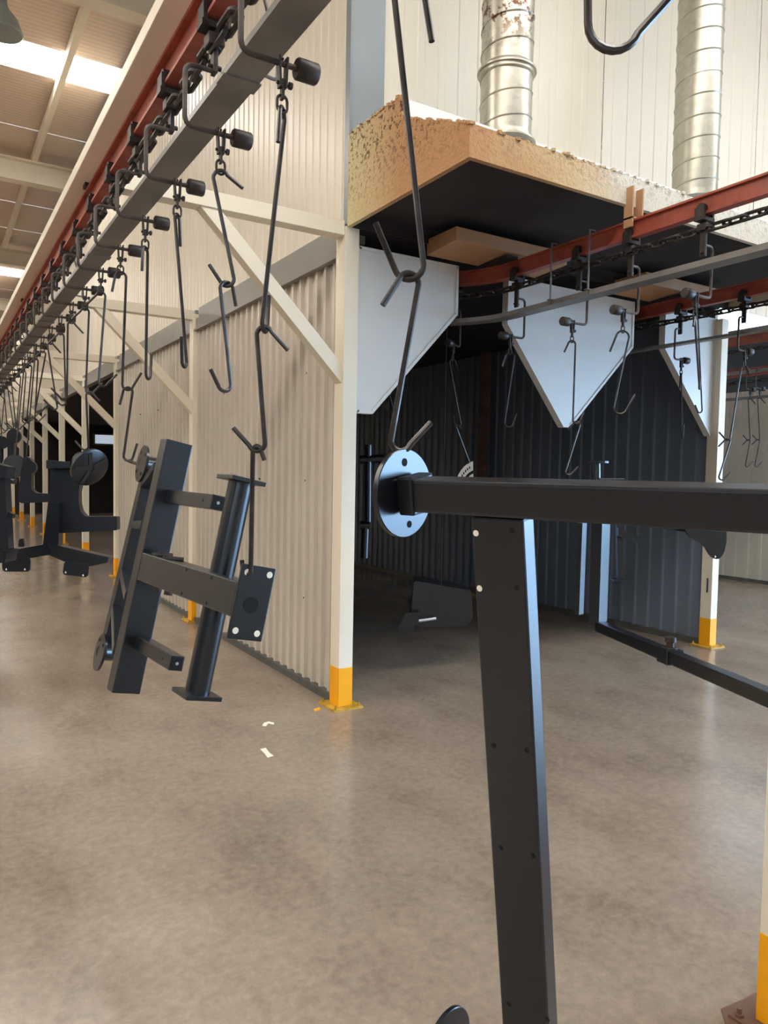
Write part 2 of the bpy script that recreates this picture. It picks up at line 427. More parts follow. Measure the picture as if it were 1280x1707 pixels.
for i, y in enumerate(FRAMES):
    e = make_post('support_post', PX0, PX1, y, y+.12, 3.035, ((PX0+PX1)/2, y+.06, 0))
    MB().bx(.735, PX0, y+.01, y+.11, 2.98, 3.07).build('arm', 'cream', e, bevel=.003)
    b = MB(); b.prism([(1.30, y+.02, 2.98), (1.42, y+.02, 2.98), (PX0, y+.02, 2.19), (PX0, y+.02, 2.07)], (0, .08, 0))
    b.build('diagonal_brace', 'cream', e, bevel=.003)
    MB().bx(.70, .79, y+.03, y+.09, 2.960, 2.98).build('rail_clamp', 'oily', e)
    tag(e, 'cream steel post with yellow foot, arm and brace, '+where[i], 'post', 'posts along the overhead line')
e = make_post('booth_post', 5.96, 6.05, 4.056, 4.166, 2.93, (6.0, 4.11, 0)); tag(e, 'white post with yellow foot at far right side of the opening', 'post')
MB().tube([(5.958, 4.10, .62), (5.93, 4.08, .60), (5.93, 4.08, .52), (5.958, 4.1, .50)], .008, 6).build('door_latch', 'oily', e)
e = make_post('near_post', 1.937, 2.04, 1.02, 1.13, 3.0, (1.98, 1.075, 0), .05)
for ch in e.children:
    if ch.name.startswith('base_plate'):
        for q in [ch]+list(ch.children): q.data.materials[0] = M_['rust_post']
tag(e, 'cream post with yellow foot cut off at the right edge of view', 'post')
e = MB(); e.prism([(1.84, 1.06, 0), (1.85, 1.16, 0), (1.90, 1.21, 0), (2.0, 1.20, 0), (2.1, 1.2, 0), (2.12, 1.0, 0), (1.9, .95, 0)], (0, 0, .004))
struct(e.build('trim_3', 'rust_post'), 'rusty stain patch around the near post foot')
e = make_post('inner_column', 5.86, 5.95, 7.2, 7.31, 3.04, (5.9, 7.25, 0)); tag(e, 'brown column standing inside against the tunnel wall', 'column')
for ch in e.children:
    if ch.name.startswith(('post', 'yellow')): ch.data.materials[0] = M_['rust_post']

b = MB(); b.bx(.645, .735, -1.2, 27, 2.98, 3.035)
tag(b.build('runner_beam', 'cream', bevel=.004), 'long white steel beam running along the post arm tips', 'beam')

# ---- white tapered panels of the opening
def panel(poly, label):
    e = empty('opening_panel', (poly[0][0], 4.12, 1.9)); Y = 4.12
    MB().prism([(x, Y, z) for x, z in poly], (0, .055, 0)).build('panel_sheet', 'white_panel', e)
    n = len(poly); cx = sum(p[0] for p in poly)/n; cz = sum(p[1] for p in poly)/n
    for i in range(n):
        a = Vector((poly[i][0], 0, poly[i][1])); c = Vector((poly[(i+1) % n][0], 0, poly[(i+1) % n][1]))
        d = (c-a).normalized(); nr = Vector((-d.z, 0, d.x))
        if nr.dot(Vector((cx, 0, cz))-(a+c)/2) < 0: nr = -nr
        w = .020
        q = [a, c, c+nr*w-d*w*.5, a+nr*w+d*w*.5]
        MB().prism([(p.x, Y, p.z) for p in q], (0, -.006, 0)).build('edge_trim', 'white_panel', e)
    return tag(e, label, 'panel', 'tapered panels across the booth opening')
panel([(2.315, 2.935), (3.10, 2.935), (3.10, 2.605), (2.435, 1.89), (2.315, 1.89)], 'white tapered panel hanging beside the corner post')
panel([(3.545, 2.935), (4.885, 2.935), (4.885, 2.57), (4.205, 1.89), (4.13, 1.89), (3.545, 2.60)], 'white pointed panel in the middle of the booth opening')
panel([(5.27, 2.935), (5.96, 2.935), (5.96, 1.90), (5.93, 1.90), (5.27, 2.61)], 'white tapered panel beside the far right booth post')

# ---- extraction hood
hood = empty('extraction_hood', (4.1, 3.5, 3.03))
HX0, HX1, HF, HB, HZ = 2.22, 6.1, 2.886, 4.10, 3.03
prof = [(HF, HZ), (HF, 3.19), (3.49, 3.447), (3.52, 3.575), (HB, 3.585), (HB, HZ)]
def rough_side(x0, ext):
    return MB().prism([(x0, a, z) for a, z in prof], (ext, 0, 0))
rough_side(HX0, .03).build('side_panel', 'foam', hood)
rough_side(HX1-.03, .03).build('side_panel', 'foam', hood)
MB().bx(HX0+.03, HX1-.03, HF, HF+.03, HZ, 3.19).build('front_panel', 'foam', hood)
MB().prism([(HX0+.03, HF, 3.19), (HX0+.03, 3.49, 3.447), (HX0+.03, 3.50, 3.425), (HX0+.03, HF+.03, 3.165)], (HX1-HX0-.06, 0, 0)).build('sloped_roof', 'foam', hood)
MB().prism([(HX0+.03, 3.49, 3.43), (HX0+.03, 3.52, 3.575), (HX0+.03, HB, 3.585), (HX0+.03, HB, 3.55), (HX0+.03, 3.54, 3.54)], (HX1-HX0-.06, 0, 0)).build('upper_box', 'white_panel', hood)
MB().bx(HX0+.03, HX1-.03, HF+.03, HB, 3.12, 3.13).build('inner_shade_sheet', 'liner', hood)  # dark sheet added for the shade up inside the hood
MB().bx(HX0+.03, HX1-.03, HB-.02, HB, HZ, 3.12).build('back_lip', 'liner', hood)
rnd = random.Random(3)
lump = MB()
for i in range(210):          # crumbly foam beads along the coated upper edges
    t = rnd.random()
    if i < 90: p = Vector((HX0+.012, 3.49+(HB-3.49)*t, 3.575+.01*t)) if t > .05 else Vector((HX0+.012, 3.5, 3.47+.1*rnd.random()))
    elif i < 140: p = Vector((HX0+.01+.02*rnd.random(), HF+(3.49-HF)*t, 3.19+.257*t))
    else: p = Vector((HX0+(1.6)*t, HF+.008, 3.19))
    s_ = .006+.010*rnd.random(); lump.box(p+Vector((rnd.uniform(-.01, .01), rnd.uniform(-.01, .01), rnd.uniform(-.004, .006))), (s_*1.6, s_*1.6, s_), Matrix.Rotation(rnd.random()*3, 3, 'Z'))
o = lump.build('foam_crust', 'foam', hood); o['kind'] = 'stuff'
tag(hood, 'tan foam coated extraction hood projecting above the booth opening', 'hood')
for cx, lab in ((3.30, 'tan air curtain box under the hood above the first opening'), (5.08, 'tan air curtain box under the hood above the second opening')):
    c = empty('air_curtain_box', (cx, 3.95, 2.965))
    MB().prism([(cx-.48, 3.78, 2.975), (cx-.48, 3.78, 3.06), (cx-.48, 4.10, 3.06), (cx-.48, 4.10, 2.955)], (.96, 0, 0)).build('casing', 'tan', c, bevel=.004)
    MB().bx(cx-.05, cx+.05, 3.80, 4.09, 2.945, 2.962).build('slot_plate', 'liner', c)
    tag(c, lab, 'duct box')
# ---- spiral ducts
def duct(x, y, r, z0, z1, collar, label):
    e = empty('spiral_duct', (x, y, z0)); pr = []; L = z1-z0; z = 0
    MB().cyl((x, y, z0), (x, y, z1), r, 40).build('duct_pipe', 'galv', e, smooth=True)
    pts = []; turns = int(L/.15)
    for k in range(turns*28+1):
        a = 2*PI*k/28; pts.append((x+(r+.0005)*math.cos(a), y+(r+.0005)*math.sin(a), z0+.15*k/28))
    MB().tube(pts, .0055, 5).build('spiral_seam', 'galv', e, smooth=True)
    if collar:
        MB().lathe((x, y, collar-.03), (x, y, collar+.03), [(0, r+.004), (.1, r+.012), (.42, r+.012), (.45, r+.024), (.62, r+.024), (.66, r+.012), (1, r+.004)], 40).build('joint_collar', 'galv', e, smooth=True)
    MB().lathe((x, y, z0-.02), (x, y, z0+.03), [(0, r+.03), (.2, r+.03), (.3, r+.006), (1, r+.004)], 40).build('base_flange', 'galv', e, smooth=True)
    tag(e, label, 'duct')
duct(3.06, 3.62, .158, 3.57, ROOF-.05, 3.98, 'rust speckled galvanised spiral duct with joint collar, nearer the corner')
duct(4.83, 3.56, .158, 3.57, ROOF-.05, None, 'clean galvanised spiral duct rising at upper right')

# ================================================================== OVERHEAD CONVEYORS
def ibeam(m, path, w, h, tf, tw):
    """I section swept along a polyline of rail bottom centres"""
    path = [Vector(p) for p in path]
    sec = [(-w/2, 0), (w/2, 0), (w/2, tf), (tw/2, tf), (tw/2, h-tf), (w/2, h-tf), (w/2, h), (-w/2, h), (-w/2, h-tf), (-tw/2, h-tf), (-tw/2, tf), (-w/2, tf)]
    return sweep(m, path, sec)
def sweep(m, path, sec):
    N = len(path); n = len(sec); i0 = len(m.v)
    for k in range(N):
        t = (path[min(k+1, N-1)]-path[max(k-1, 0)]); t.z = 0; t.normalize(); sd = Vector((t.y, -t.x, 0))
        for a, b in sec: m.v.append(path[k] + sd*a + Z*b)
    for k in range(N-1):
        for j in range(n):
            j2 = (j+1) % n; m.f.append([i0+k*n+j, i0+k*n+j2, i0+(k+1)*n+j2, i0+(k+1)*n+j])
    m.f.append([i0+j for j in range(n)]); m.f.append([i0+(N-1)*n+j for j in range(n)][::-1]); return m
def pan_sec(w, lip): t = .004; return [(-w/2, lip), (-w/2, 0), (w/2, 0), (w/2, lip), (w/2-t, lip), (w/2-t, t), (-w/2+t, t), (-w/2+t, lip)]

link_me = None
def link_mesh():
    global link_me
    if link_me is None:
        L, W = .128, .0175
        pts = arc((0, L/2-W, 0), 0, PI, W, (1, 0, 0), (0, 1, 0), 5) + arc((0, -L/2+W, 0), PI, 2*PI, W, (1, 0, 0), (0, 1, 0), 5)
        m = MB().tube([p*1.0 for p in pts], .0088, 6, True); o = m.build('link', 'oily', None, True); link_me = o.data
        # undo the base offset so the link is centred
        for v in link_me.vertices: v.co.z -= .0088
        bpy.data.objects.remove(o)
    return link_me
def resample(path, step):
    path = [Vector(p) for p in path]; out = []; acc = 0; nxt = 0
    for a, b in zip(path, path[1:]):
        L = (b-a).length
        while nxt <= acc+L:
            t = (nxt-acc)/L; out.append((a.lerp(b, t), (b-a).normalized())); nxt += step
        acc += L
    return out
def chain(path, label, group, limit=280):
    pts = resample(path, .093); e = empty('conveyor_chain', pts[0][0])
    for i, (p, d) in enumerate(pts[:limit]):
        o = bpy.data.objects.new('link', link_mesh()); COL.objects.link(o); o.parent = e
        R = Matrix.Rotation(math.atan2(-d.x, d.y), 4, 'Z') @ Matrix.Rotation(PI/2*(i % 2)+.4, 4, 'Y')
        o.matrix_local = Matrix.Translation(p-pts[0][0]) @ R
    if len(pts) > limit:
        mm = MB()
        for i, (p, d) in enumerate(pts[limit:]):
            mm.bar(p-d*.05, p+d*.05, .034 if i % 2 else .012, .012 if i % 2 else .034, Vector((d.y, -d.x, 0)))
        ORG[e] = pts[0][0]; q = mm.build('far_links', 'oily', e); q['kind'] = 'stuff'
    return tag(e, label, 'chain', group)
def trolley(x, y, zr, zb, rail_h, mirror=1, d=Vector((0, 1, 0))):
    """wheels on the rail's bottom flange, bracket down past the chain"""
    e = empty('trolley', (x, y, zb)); sd = Vector((d.y, -d.x, 0)); c = Vector((x, y, 0))
    for s_ in (-1, 1):
        p = c+sd*(s_*.022)+Z*(zr+.034)
        MB().cyl(p-sd*(s_*.010), p+sd*(s_*.012), .024, 14).build('wheel', 'oily', e, True)
        MB().bar(c+sd*(s_*.036)+Z*(zr+.036), c+sd*(s_*.036)+Z*(zr-.03), .012, .055, sd).build('side_plate', 'oily', e)
    MB().bar(c-sd*.046+Z*(zr-.022), c+sd*.046+Z*(zr-.022), .018, .055, Z).build('yoke', 'oily', e)
    b = MB(); b.bar(c+Z*(zr-.025), c+Z*zb, .014, .034, sd); b.box(c+Z*(zr-.06), (.05, .05, .035)); b.cyl(c+Z*(zb+.02)-sd*.022, c+Z*(zb+.02)+sd*.022, .008, 8)
    b.build('drop_bracket', 'oily', e, bevel=.003)
    return e
def hanger(cx, y, zt, zb, sgn, rodx, shx, kx):
    """C-shaped hanger bar round the drip pan with knob, clevis and ring; ring bottom ~ .115 below the bar"""
    e = empty('hanger_bar', (cx, y, zb)); X = lambda v: cx+sgn*v
    pts = fillet([(X(0), y, zt), (X(-rodx), y, zt), (X(-rodx), y, zb), (X(kx), y, zb)], .028, 5)
    MB().tube(pts, .0075, 8).build('rod', 'rod', e, True)
    MB().lathe((X(kx), y, zb), (X(kx+.06), y, zb), [(0, .008), (.01, .023), (.08, .0265), (.92, .0265), (.99, .023), (1, .008)], 18).build('knob', 'oily', e, True)
    b = MB()
    for s_ in (-1, 1):
        b.bar((X(shx)+s_*.011, y, zb+.016), (X(shx)+s_*.007, y, zb-.06), .006, .020, (1, 0, 0))
    b.box((X(shx), y, zb+.012), (.006, .006, .006))
    cl = b.build('clevis', 'oily', e, bevel=.0015)
    MB().cyl((X(shx)-.016, y, zb-.048), (X(shx)+.022, y, zb-.048), .0045, 8).cyl((X(shx)+.017, y, zb-.048), (X(shx)+.026, y, zb-.048), .009, 6).build('clevis_bolt', 'oily', cl)
    MB().bar((X(shx), y, zb-.038), (X(shx), y, zb-.088), .008, .016, (1, 0, 0)).build('tongue', 'oily', e, bevel=.002)
    c = Vector((X(shx), y, zb-.098))
    ring = arc(c+Z*.008, 0, PI, .0135, (1, 0, 0), (0, 0, 1), 6)+arc(c-Z*.008, PI, 2*PI, .0135, (1, 0, 0), (0, 0, 1), 6)
    MB().tube(ring, .0038, 6, True).build('ring', 'oily', e, True)
    return e
def copy_at(src, loc, **kw):
    c = src.copy(); COL.objects.link(c); c.location = loc; ORG[c] = Vector(loc)
    for ch in list(src.children):
        d = ch.copy(); COL.objects.link(d); d.parent = c
        for gch in list(ch.children):
            q = gch.copy(); COL.objects.link(q); q.parent = d
    return c

def shook(top, bot, side, label, group=None, ts=1, bs=-1, r=.022, tail=.07, ta=.75, ba=.75, rad=.006, name='s_hook', swap=False):
    """wire hook: top, bot are the inner contact points; side is the horizontal direction of its plane;
    ts: side on which the top tail falls, bs: side on which the bottom tail rises; shank on the opposite side of each tail"""
    top = Vector(top); bot = Vector(bot); sd = Vector(side).normalized()
    ct = top+Z*(2*rad-r); cb = bot+Z*r
    P = []
    a_end = -ta            # angle below horizontal where the arc lets go
    dt = (sd*ts*math.cos(-1.0)+Z*math.sin(-1.0))
    te = ct+(sd*ts*math.cos(.35)+Z*math.sin(.35))*r
    P.append(te+(sd*ts*math.sin(ta)*1.0-Z*math.cos(ta))*tail)
    n = 9
    for k in range(n+1):
        a = .35+(PI-.35)*k/n; P.append(ct+(sd*ts*math.cos(a)+Z*math.sin(a))*r)
    s0 = P[-1]
    B = []
    for k in range(n+1):
        a = (PI-.35)*k/n; B.append(cb+(sd*-bs*math.cos(a)-Z*math.sin(a))*r)
    be = B[-1]; B.append(be+(sd*bs*math.sin(ba)+Z*math.cos(ba))*tail)
    P += B
    m = MB().tube(P, rad, 8); o = m.build(name, 'wire', None, True)
    return tag(o, label, 'hook', group)

# ---------- line A : along the ribbed wall (left)
AX, A_ZR, A_ZC, A_PAN = .742, 2.845, 2.775, 2.58
ra = ibeam(MB(), [(AX, -1.2, A_ZR), (AX, 27, A_ZR)], .060, .115, .012, .014)
tag(ra.build('conveyor_rail', 'red'), 'red overhead rail running along the ribbed wall at left', 'rail', 'overhead conveyor rails')
pa = empty('drip_pan', (AX, 12, A_PAN)); y = -1.2
while y < 26:
    L = 1.99 if y < 14 else 6; y1 = min(y+L, 27) if y > -1 else 2.02
    sweep(MB(), [Vector((AX+.003, y, A_PAN)), Vector((AX+.003, y1-.006, A_PAN))], pan_sec(.098, .018)).build('pan_section', 'pan', pa)
    if y1 < 20:
        MB().bx(AX-.052, AX+.058, y1-.03, y1+.03, A_PAN-.004, A_PAN).build('joint_strap', 'pan', pa)
    y = y1
for y in (1.95, 5.0, 8.0, 11.0):
    x = AX+.052
    MB().tube(fillet([(x, y, A_PAN+.004), (x+.035, y, A_PAN+.0), (x+.035, y, A_PAN+.07), (AX+.03, y, A_ZR+.0)], .015), .005, 6).build('pan_hanger', 'pan', pa, True)
tag(pa, 'long grey drip pan under the chain beside the ribbed wall', 'drip pan', 'conveyor drip pans')
chain([(AX, .6, A_ZC), (AX, 27, A_ZC)], 'dark oily chain under the red rail at left', 'conveyor chains')
HK0, HSP = 1.763, .460
near = hanger(AX, 0, 2.70, 2.522, 1, .088, .022, .058)
tro = trolley(AX, 0, A_ZR, 2.692, .1)
hk_y = [.80, 1.185]+[HK0+HSP*k for k in range(0, 50)]
for i, y in enumerate(hk_y):
    k = i-2
    h = near if i == 0 else copy_at(near, (AX, y, 2.522)); h.location = (AX, y, 2.522)
    t = tro if i == 0 else copy_at(tro, (AX, y, 2.692)); t.location = (AX, y, 2.692)
    j = k+1
    if k < 0: lab = 'hanger bar just above the top edge of view' if k == -1 else 'hanger bar overhead, out of view nearest the camera'
    elif k < 12: lab = '%s hanger bar with dark knob from the front on the left overhead line' % ORD[k]
    else: lab = 'tiny distant hanger bar on the left overhead line past the twelfth'
    tag(h, lab, 'hanger', 'hanger bars on the left line')
    if k < 0: l2 = ('rail trolley above the top edge of view' if k == -1 else 'rail trolley overhead nearest the camera')
    elif k < 12: l2 = '%s dark wheeled trolley from the front on the left red rail' % ORD[k]
    else: l2 = 'tiny distant trolley on the left red rail past the twelfth'
    tag(t, l2, 'trolley', 'trolleys on the left rail')
AHX, AHZ = AX+.022, 2.522-.1195
lat = Vector((_r.x, _r.y, 0)).normalized()       # roughly facing the camera
edge = Vector((_f.x, _f.y, 0)).normalized()
def hk(k): return Vector((AHX, hk_y[k+2], AHZ))
# individually observed hooks
p = hk(0); q = aty(441, 553, p.y+.02); shook(p, q, edge*1.0+lat*.12, 'long dark hook seen edge on, first on the left line', None, -1, 1, tail=.085, ta=.15, ba=.15)
q2 = aty(428, 752, p.y-.01); shook(q, q2, lat, 's shaped wire hook, middle of three above the holed end plate', None, 1, -1, r=.020, tail=.06)
p1 = hk(1); qa = aty(378, 477, p1.y); shook(p1, qa, lat, 's shaped wire hook under the second hanger bar', None, 1, -1, tail=.06, ta=.9, ba=.6)
shook(qa, aty(374, 652, p1.y), lat+edge*.8, 'lower wire hook with upturned end, hooked into the second upper hook', None, 1, -1, tail=.055, ba=.5, ta=.2)
p2 = hk(2); shook(p2, aty(307, 612, p2.y), edge+lat*.1, 'long wire hook seen edge on under the third hanger bar', None, 1, -1, tail=.09, ta=.1, ba=.1)
p3 = hk(3); shook(p3, aty(247, 632, p3.y), edge+lat*.12, 'long wire hook seen edge on under the fourth hanger bar', None, -1, 1, tail=.09, ta=.1, ba=.1)
p4 = hk(4); q4 = aty(213, 650, p4.y); shook(p4, q4, lat, 'wire hook with wide upturned end under the fifth hanger bar', None, -1, 1, tail=.075, r=.026, ta=.2, ba=.55)
q4b = aty(214, 768, p4.y-.03); shook(q4, q4b, lat, 'lower wire hook holding the far disc of the black frame', None, -1, 1, tail=.07, ta=.25, ba=.3)
spec = {5: ((172, 664), -1, 1, .2), 6: ((150, 652), -1, 1, .3), 7: ((98, 690), 1, -1, .4), 8: ((104, 690), -1, -1, .3), 9: ((90, 668), 1, -1, .7), 10: ((64, 690), -1, 1, .4)}
rr = random.Random(11)
ends = {}
for k in range(5, 50):
    p = hk(k)
    if k in spec:
        (px, py), ts, bs, mixv = spec[k]; q = p+Vector((0, 0, -.5)); q = aty(*[(px), (py)], p.y); q.x = max(p.x-.05, min(p.x+.05, q.x)); q.z = p.z-.47
    else: ts = rr.choice((1, -1)); bs = -ts; mixv = rr.uniform(0, 1.2); q = p+Vector((rr.uniform(-.02, .02), 0, -.47-.05*rr.random()))
    ends[k] = q
    lab = ('wire hook under the %s hanger bar on the left line' % ORD[k]) if k < 12 else 'tiny distant wire hook hanging from the left overhead line'
    shook(p, q, lat+edge*mixv, lab, 'hooks hanging from the left line', ts, bs, tail=.07)

# ---------- foreground hooks (line A continues over the camera's right shoulder)
y1_ = HK0-HSP
pm1 = hk(-1)
qf = at(681, 466, 1.415); shook(pm1, qf, lat, 'large wire hook in front carrying the big black frame', None, 1, -1, r=.028, tail=.095, ta=.18, ba=.42)
qd = at(668, 752, 1.43); shook(qf, qd, lat+edge*.25, 'wire hook passed through the hole of the big pale disc', None, -1, 1, r=.020, tail=.06, ta=.55, ba=.75)
pm2 = hk(-2); q = at(1022, 84, 1.02); shook(pm2, q, lat, 'empty hook end hanging in from the top edge of view', None, -1, 1, r=.036, tail=.10, ta=.2, ba=.72)

# ---------- lines B and C : out of the booth towards the right
def conveyor(cx, path, zr, zc, zp, which, pan_lab, chain_lab, rail_lab, pw=.10, lip=.03, hang=()):
    rb = ibeam(MB(), [Vector((p[0], p[1], zr)) for p in path], .052, .10, .011, .014)
    tag(rb.build('conveyor_rail', 'red'), rail_lab, 'rail', 'overhead conveyor rails')
    e = empty('drip_pan', (cx, 3, zp))
    sweep(MB(), [Vector((p[0], p[1], zp)) for p in path], pan_sec(pw, lip)).build('pan_section', 'pan', e)
    for (x, y) in hang:
        MB().tube([(x-pw/2-.004, y, zp+.004), (x-pw/2-.004, y, zr+.115), (x-.01, y, zr+.115)], .006, 4).build('pan_hanger', 'pan', e)
        MB().bx(x-pw/2-.02, x+pw/2, y-.015, y+.015, zp+lip, zp+lip+.004).build('cross_strap', 'pan', e)
    tag(e, pan_lab, 'drip pan', 'conveyor drip pans')
    chain([(p[0], p[1], zc) for p in path], chain_lab, 'conveyor chains', 250)
BX = 3.37
def curve_in(cx, y0, r, a):   # straight then an arc turning left inside the booth
    pts = [(cx, y) for y in (.2, 1.2, 2.2, 3.2, y0)]
    for k in range(1, 11):
        t = a*k/10; pts.append((cx-r+r*math.cos(t), y0+r*math.sin(t)))
    ex = (cx-r+r*math.cos(a)-.22*math.sin(a), y0+r*math.sin(a)+.22*math.cos(a)); pts.append(ex); return pts
conveyor(BX, curve_in(BX, 3.85, .62, 1.6), 2.845, 2.775, 2.58, 'B', 'pale drip pan sweeping out of the first booth opening', 'oily chain coming out of the first booth opening', 'red rail coming out of the first booth opening',
         hang=((BX, 3.45), (BX, 3.14)))
CX = 5.10
conveyor(CX, curve_in(CX, 4.3, .62, 1.2), 2.845, 2.775, 2.575, 'C', 'thin grey drip pan at the second booth opening', 'oily chain at the second booth opening', 'red rail at the second booth opening', pw=.07, lip=.02, hang=((CX, 2.6),))
for y in (2.87, 1.4):
    for cx in (BX, CX):
        b = MB(); b.bx(cx-.045, cx-.035, y-.03, y+.03, 2.90, 3.12).bx(cx+.035, cx+.045, y-.03, y+.03, 2.90, 3.12).bx(cx-.045, cx+.045, y-.03, y+.03, 2.945, 2.955)
        o = b.build('rail_bracket', 'tan'); tag(o, '%s bracket holding the %s rail %s' % ('tan riveted', 'first' if cx == BX else 'second', 'under the hood front' if y > 2 else 'out beyond the right edge'), 'bracket')
hb = hanger(BX, 0, 2.70, 2.44, -1, .075, .045, .075)
tb = trolley(BX, 0, 2.845, 2.64, .1)
BH = []
for i, (y, lab) in enumerate(((3.265, 'in front of the middle white panel'), (2.879, 'right of the middle white panel tip'), (3.826, 'at the left edge of the middle white panel'), (2.42, 'toward the right edge'), (1.9, 'beyond the right edge of view'))):
    h = hb if i == 0 else copy_at(hb, (BX, y, 2.44)); h.location = (BX, y, 2.44); tag(h, 'hanger bar with knob pointing left, '+lab, 'hanger', 'hanger bars at the booth')
    t = tb if i == 0 else copy_at(tb, (BX, y, 2.64)); t.location = (BX, y, 2.64); tag(t, 'black trolley on the first booth rail, '+lab, 'trolley', 'trolleys at the booth')
    BH.append(Vector((BX-.045, y, 2.44-.1195)))
for i, (x, y, lab) in enumerate(((BX-.13, 4.32, 'just inside the first opening'), (BX-.55, 4.62, 'deeper inside the first opening'))):
    h = copy_at(hb, (x, y, 2.44)); h.rotation_euler.z = .5*(i+1); tag(h, 'dim hanger bar '+lab, 'hanger', 'hanger bars at the booth')
    c_, s_ = math.cos(.5*(i+1)), math.sin(.5*(i+1)); BH.append(Vector((x-.045*c_, y-.045*s_, 2.44-.1195)))
    t = copy_at(tb, (x, y, 2.64)); t.rotation_euler.z = .5*(i+1); tag(t, 'dim trolley '+lab, 'trolley', 'trolleys at the booth')
def bh(i, px, py, side, ts, bs, lab, **k):
    p = BH[i]; q = aty(px, py, p.y); q.x = p.x+max(-.06, min(.06, q.x-p.x)); return shook(p, q, side, lab, 'hooks at the booth', ts, bs, **k), q
_, g0 = bh(0, 961, 706, lat, -1, 1, 'wire hook reaching down to the tip of the middle white panel', tail=.06, ta=.4, ba=.4)
gq = aty(966, 792, BH[0].y); gq.x = BH[0].x+.01
shook(g0, gq, lat, 'lower wire hook below the middle white panel tip', 'hooks at the booth', -1, 1, tail=.05)
bh(1, 1033, 690, lat, -1, 1, 'open wire hook right of the middle white panel', tail=.10, r=.036, ta=.35, ba=.5)
bh(2, 848, 712, lat, -1, 1, 'wire hook beside the left edge of the middle white panel', tail=.075, r=.03, ta=.3, ba=.3)
bh(3, 1180, 650, lat+edge*2, -1, 1, 'wire hook at upper right near the panel post', tail=.06)
_, i0 = bh(5, 774, 712, lat, 1, -1, 'upper hook above the pale printed plate inside the opening', tail=.07, ta=.3, ba=.2)
iq = aty(779, 772, BH[5].y); shook(i0, iq, lat, 'thin hook holding the pale printed plate', 'hooks at the booth', 1, -1, r=.012, tail=.03)
bh(6, 716, 690, lat, 1, -1, 'faint hook in the dark behind the left white panel', tail=.07, ta=.2, ba=.5)
hc = hanger(CX, 0, 2.70, 2.46, 1, .06, .03, .055)
tc = trolley(CX, 0, 2.845, 2.66, .1)
CH = []
for i, (y, lab) in enumerate(((3.84, 'in front of the right white panel'), (3.30, 'right of the far booth post'), (2.75, 'beyond the right edge'))):
    h = hc if i == 0 else copy_at(hc, (CX, y, 2.46)); h.location = (CX, y, 2.46); tag(h, 'hanger bar on the second booth line, '+lab, 'hanger', 'hanger bars at the booth')
    t = tc if i == 0 else copy_at(tc, (CX, y, 2.66)); t.location = (CX, y, 2.66); tag(t, 'black trolley on the second booth rail, '+lab, 'trolley', 'trolleys at the booth')
    CH.append(Vector((CX+.03, y, 2.46-.1195)))
def chh(i, p, px, py, side, ts, bs, lab, **k):
    q = aty(px, py, p.y); return shook(p, q, side, lab, 'hooks at the booth', ts, bs, **k), q
chh(0, CH[0], 1137, 732, edge+lat*.2, 1, -1, 'straight looking hook hanging before the right white panel', tail=.10, ta=.1, ba=.1)
pj = Vector((CX, atx(1166, 522, CX).y, 2.838)); chh(0, pj, 1166, 688, lat+edge*.3, 1, -1, 'long pale hook crossing the right white panel', tail=.05, ba=.5)
_, c1 = chh(1, CH[1], 1212, 734, lat, 1, -1, 'long thin hook just right of the far booth post', tail=.06, ta=.3)
chh(1, c1, 1203, 800, lat, -1, 1, 'lower s hook just right of the far booth post', tail=.06)

# ---------- line D in the right background
for cx, zr, zp, lab in ((8.5, 3.17, 2.82, 'nearer'), (9.5, 2.93, 2.62, 'farther')):
    rb = ibeam(MB(), [Vector((cx, 0, zr)), Vector((cx, 20, zr))], .06, .11, .012, .014); tag(rb.build('conveyor_rail', 'red'), 'red rail in the right background, %s of two' % lab, 'rail', 'overhead conveyor rails')
    e = empty('drip_pan', (cx, 10, zp)); sweep(MB(), [Vector((cx, 0, zp)), Vector((cx, 20, zp))], pan_sec(.09, .03)).build('pan_section', 'pan', e)
    for y in (2, 8, 14):
        MB().tube([(cx-.05, y, zp), (cx-.05, y, zr+.12), (cx, y, zr+.12)], .008, 6).build('pan_hanger', 'pan', e)
    tag(e, 'drip pan in the right background, %s of two' % lab, 'drip pan', 'conveyor drip pans')
    chain([(cx, 3.5, zr-.07), (cx, 9, zr-.07)], 'chain in the right background, %s of two' % lab, 'conveyor chains', 200)
for y in (1, 9, 14, 20):
    e = empty('gantry_post', (10.3, y, 0)); MB().bx(10.25, 10.35, y-.05, y+.05, 0, 3.45).build('post', 'cream', e); MB().bx(8.3, 10.35, y-.05, y+.05, 3.35, 3.45).build('arm', 'trim_grey', e)
    tag(e, 'gantry frame over the right tunnel, %s from the front' % ORD[[1, 9, 14, 20].index(y)], 'frame', 'right background gantries')
for i, (px, z1, dx) in enumerate(((1246, 2.66, 0), (1262, 2.9, -.15))):
    d = ray(px, 700); y = 8.5*d.y/d.x
    h = copy_at(hc, (8.5, y, 2.62)); tag(h, 'small hanger bar in the right background, %s' % ('left one' if i == 0 else 'right one'), 'hanger', 'right background hangers')
    p = Vector((8.53, y, 2.5005)); q = p-Z*.5; shook(p, q, lat, 'upper hook in the right background, %s one' % ('left' if i == 0 else 'right'), 'right background hooks', 1, -1)
    shook(q, q-Z*.32, lat, 'lower hook in the right background, %s one' % ('left' if i == 0 else 'right'), 'right background hooks', -1, 1)

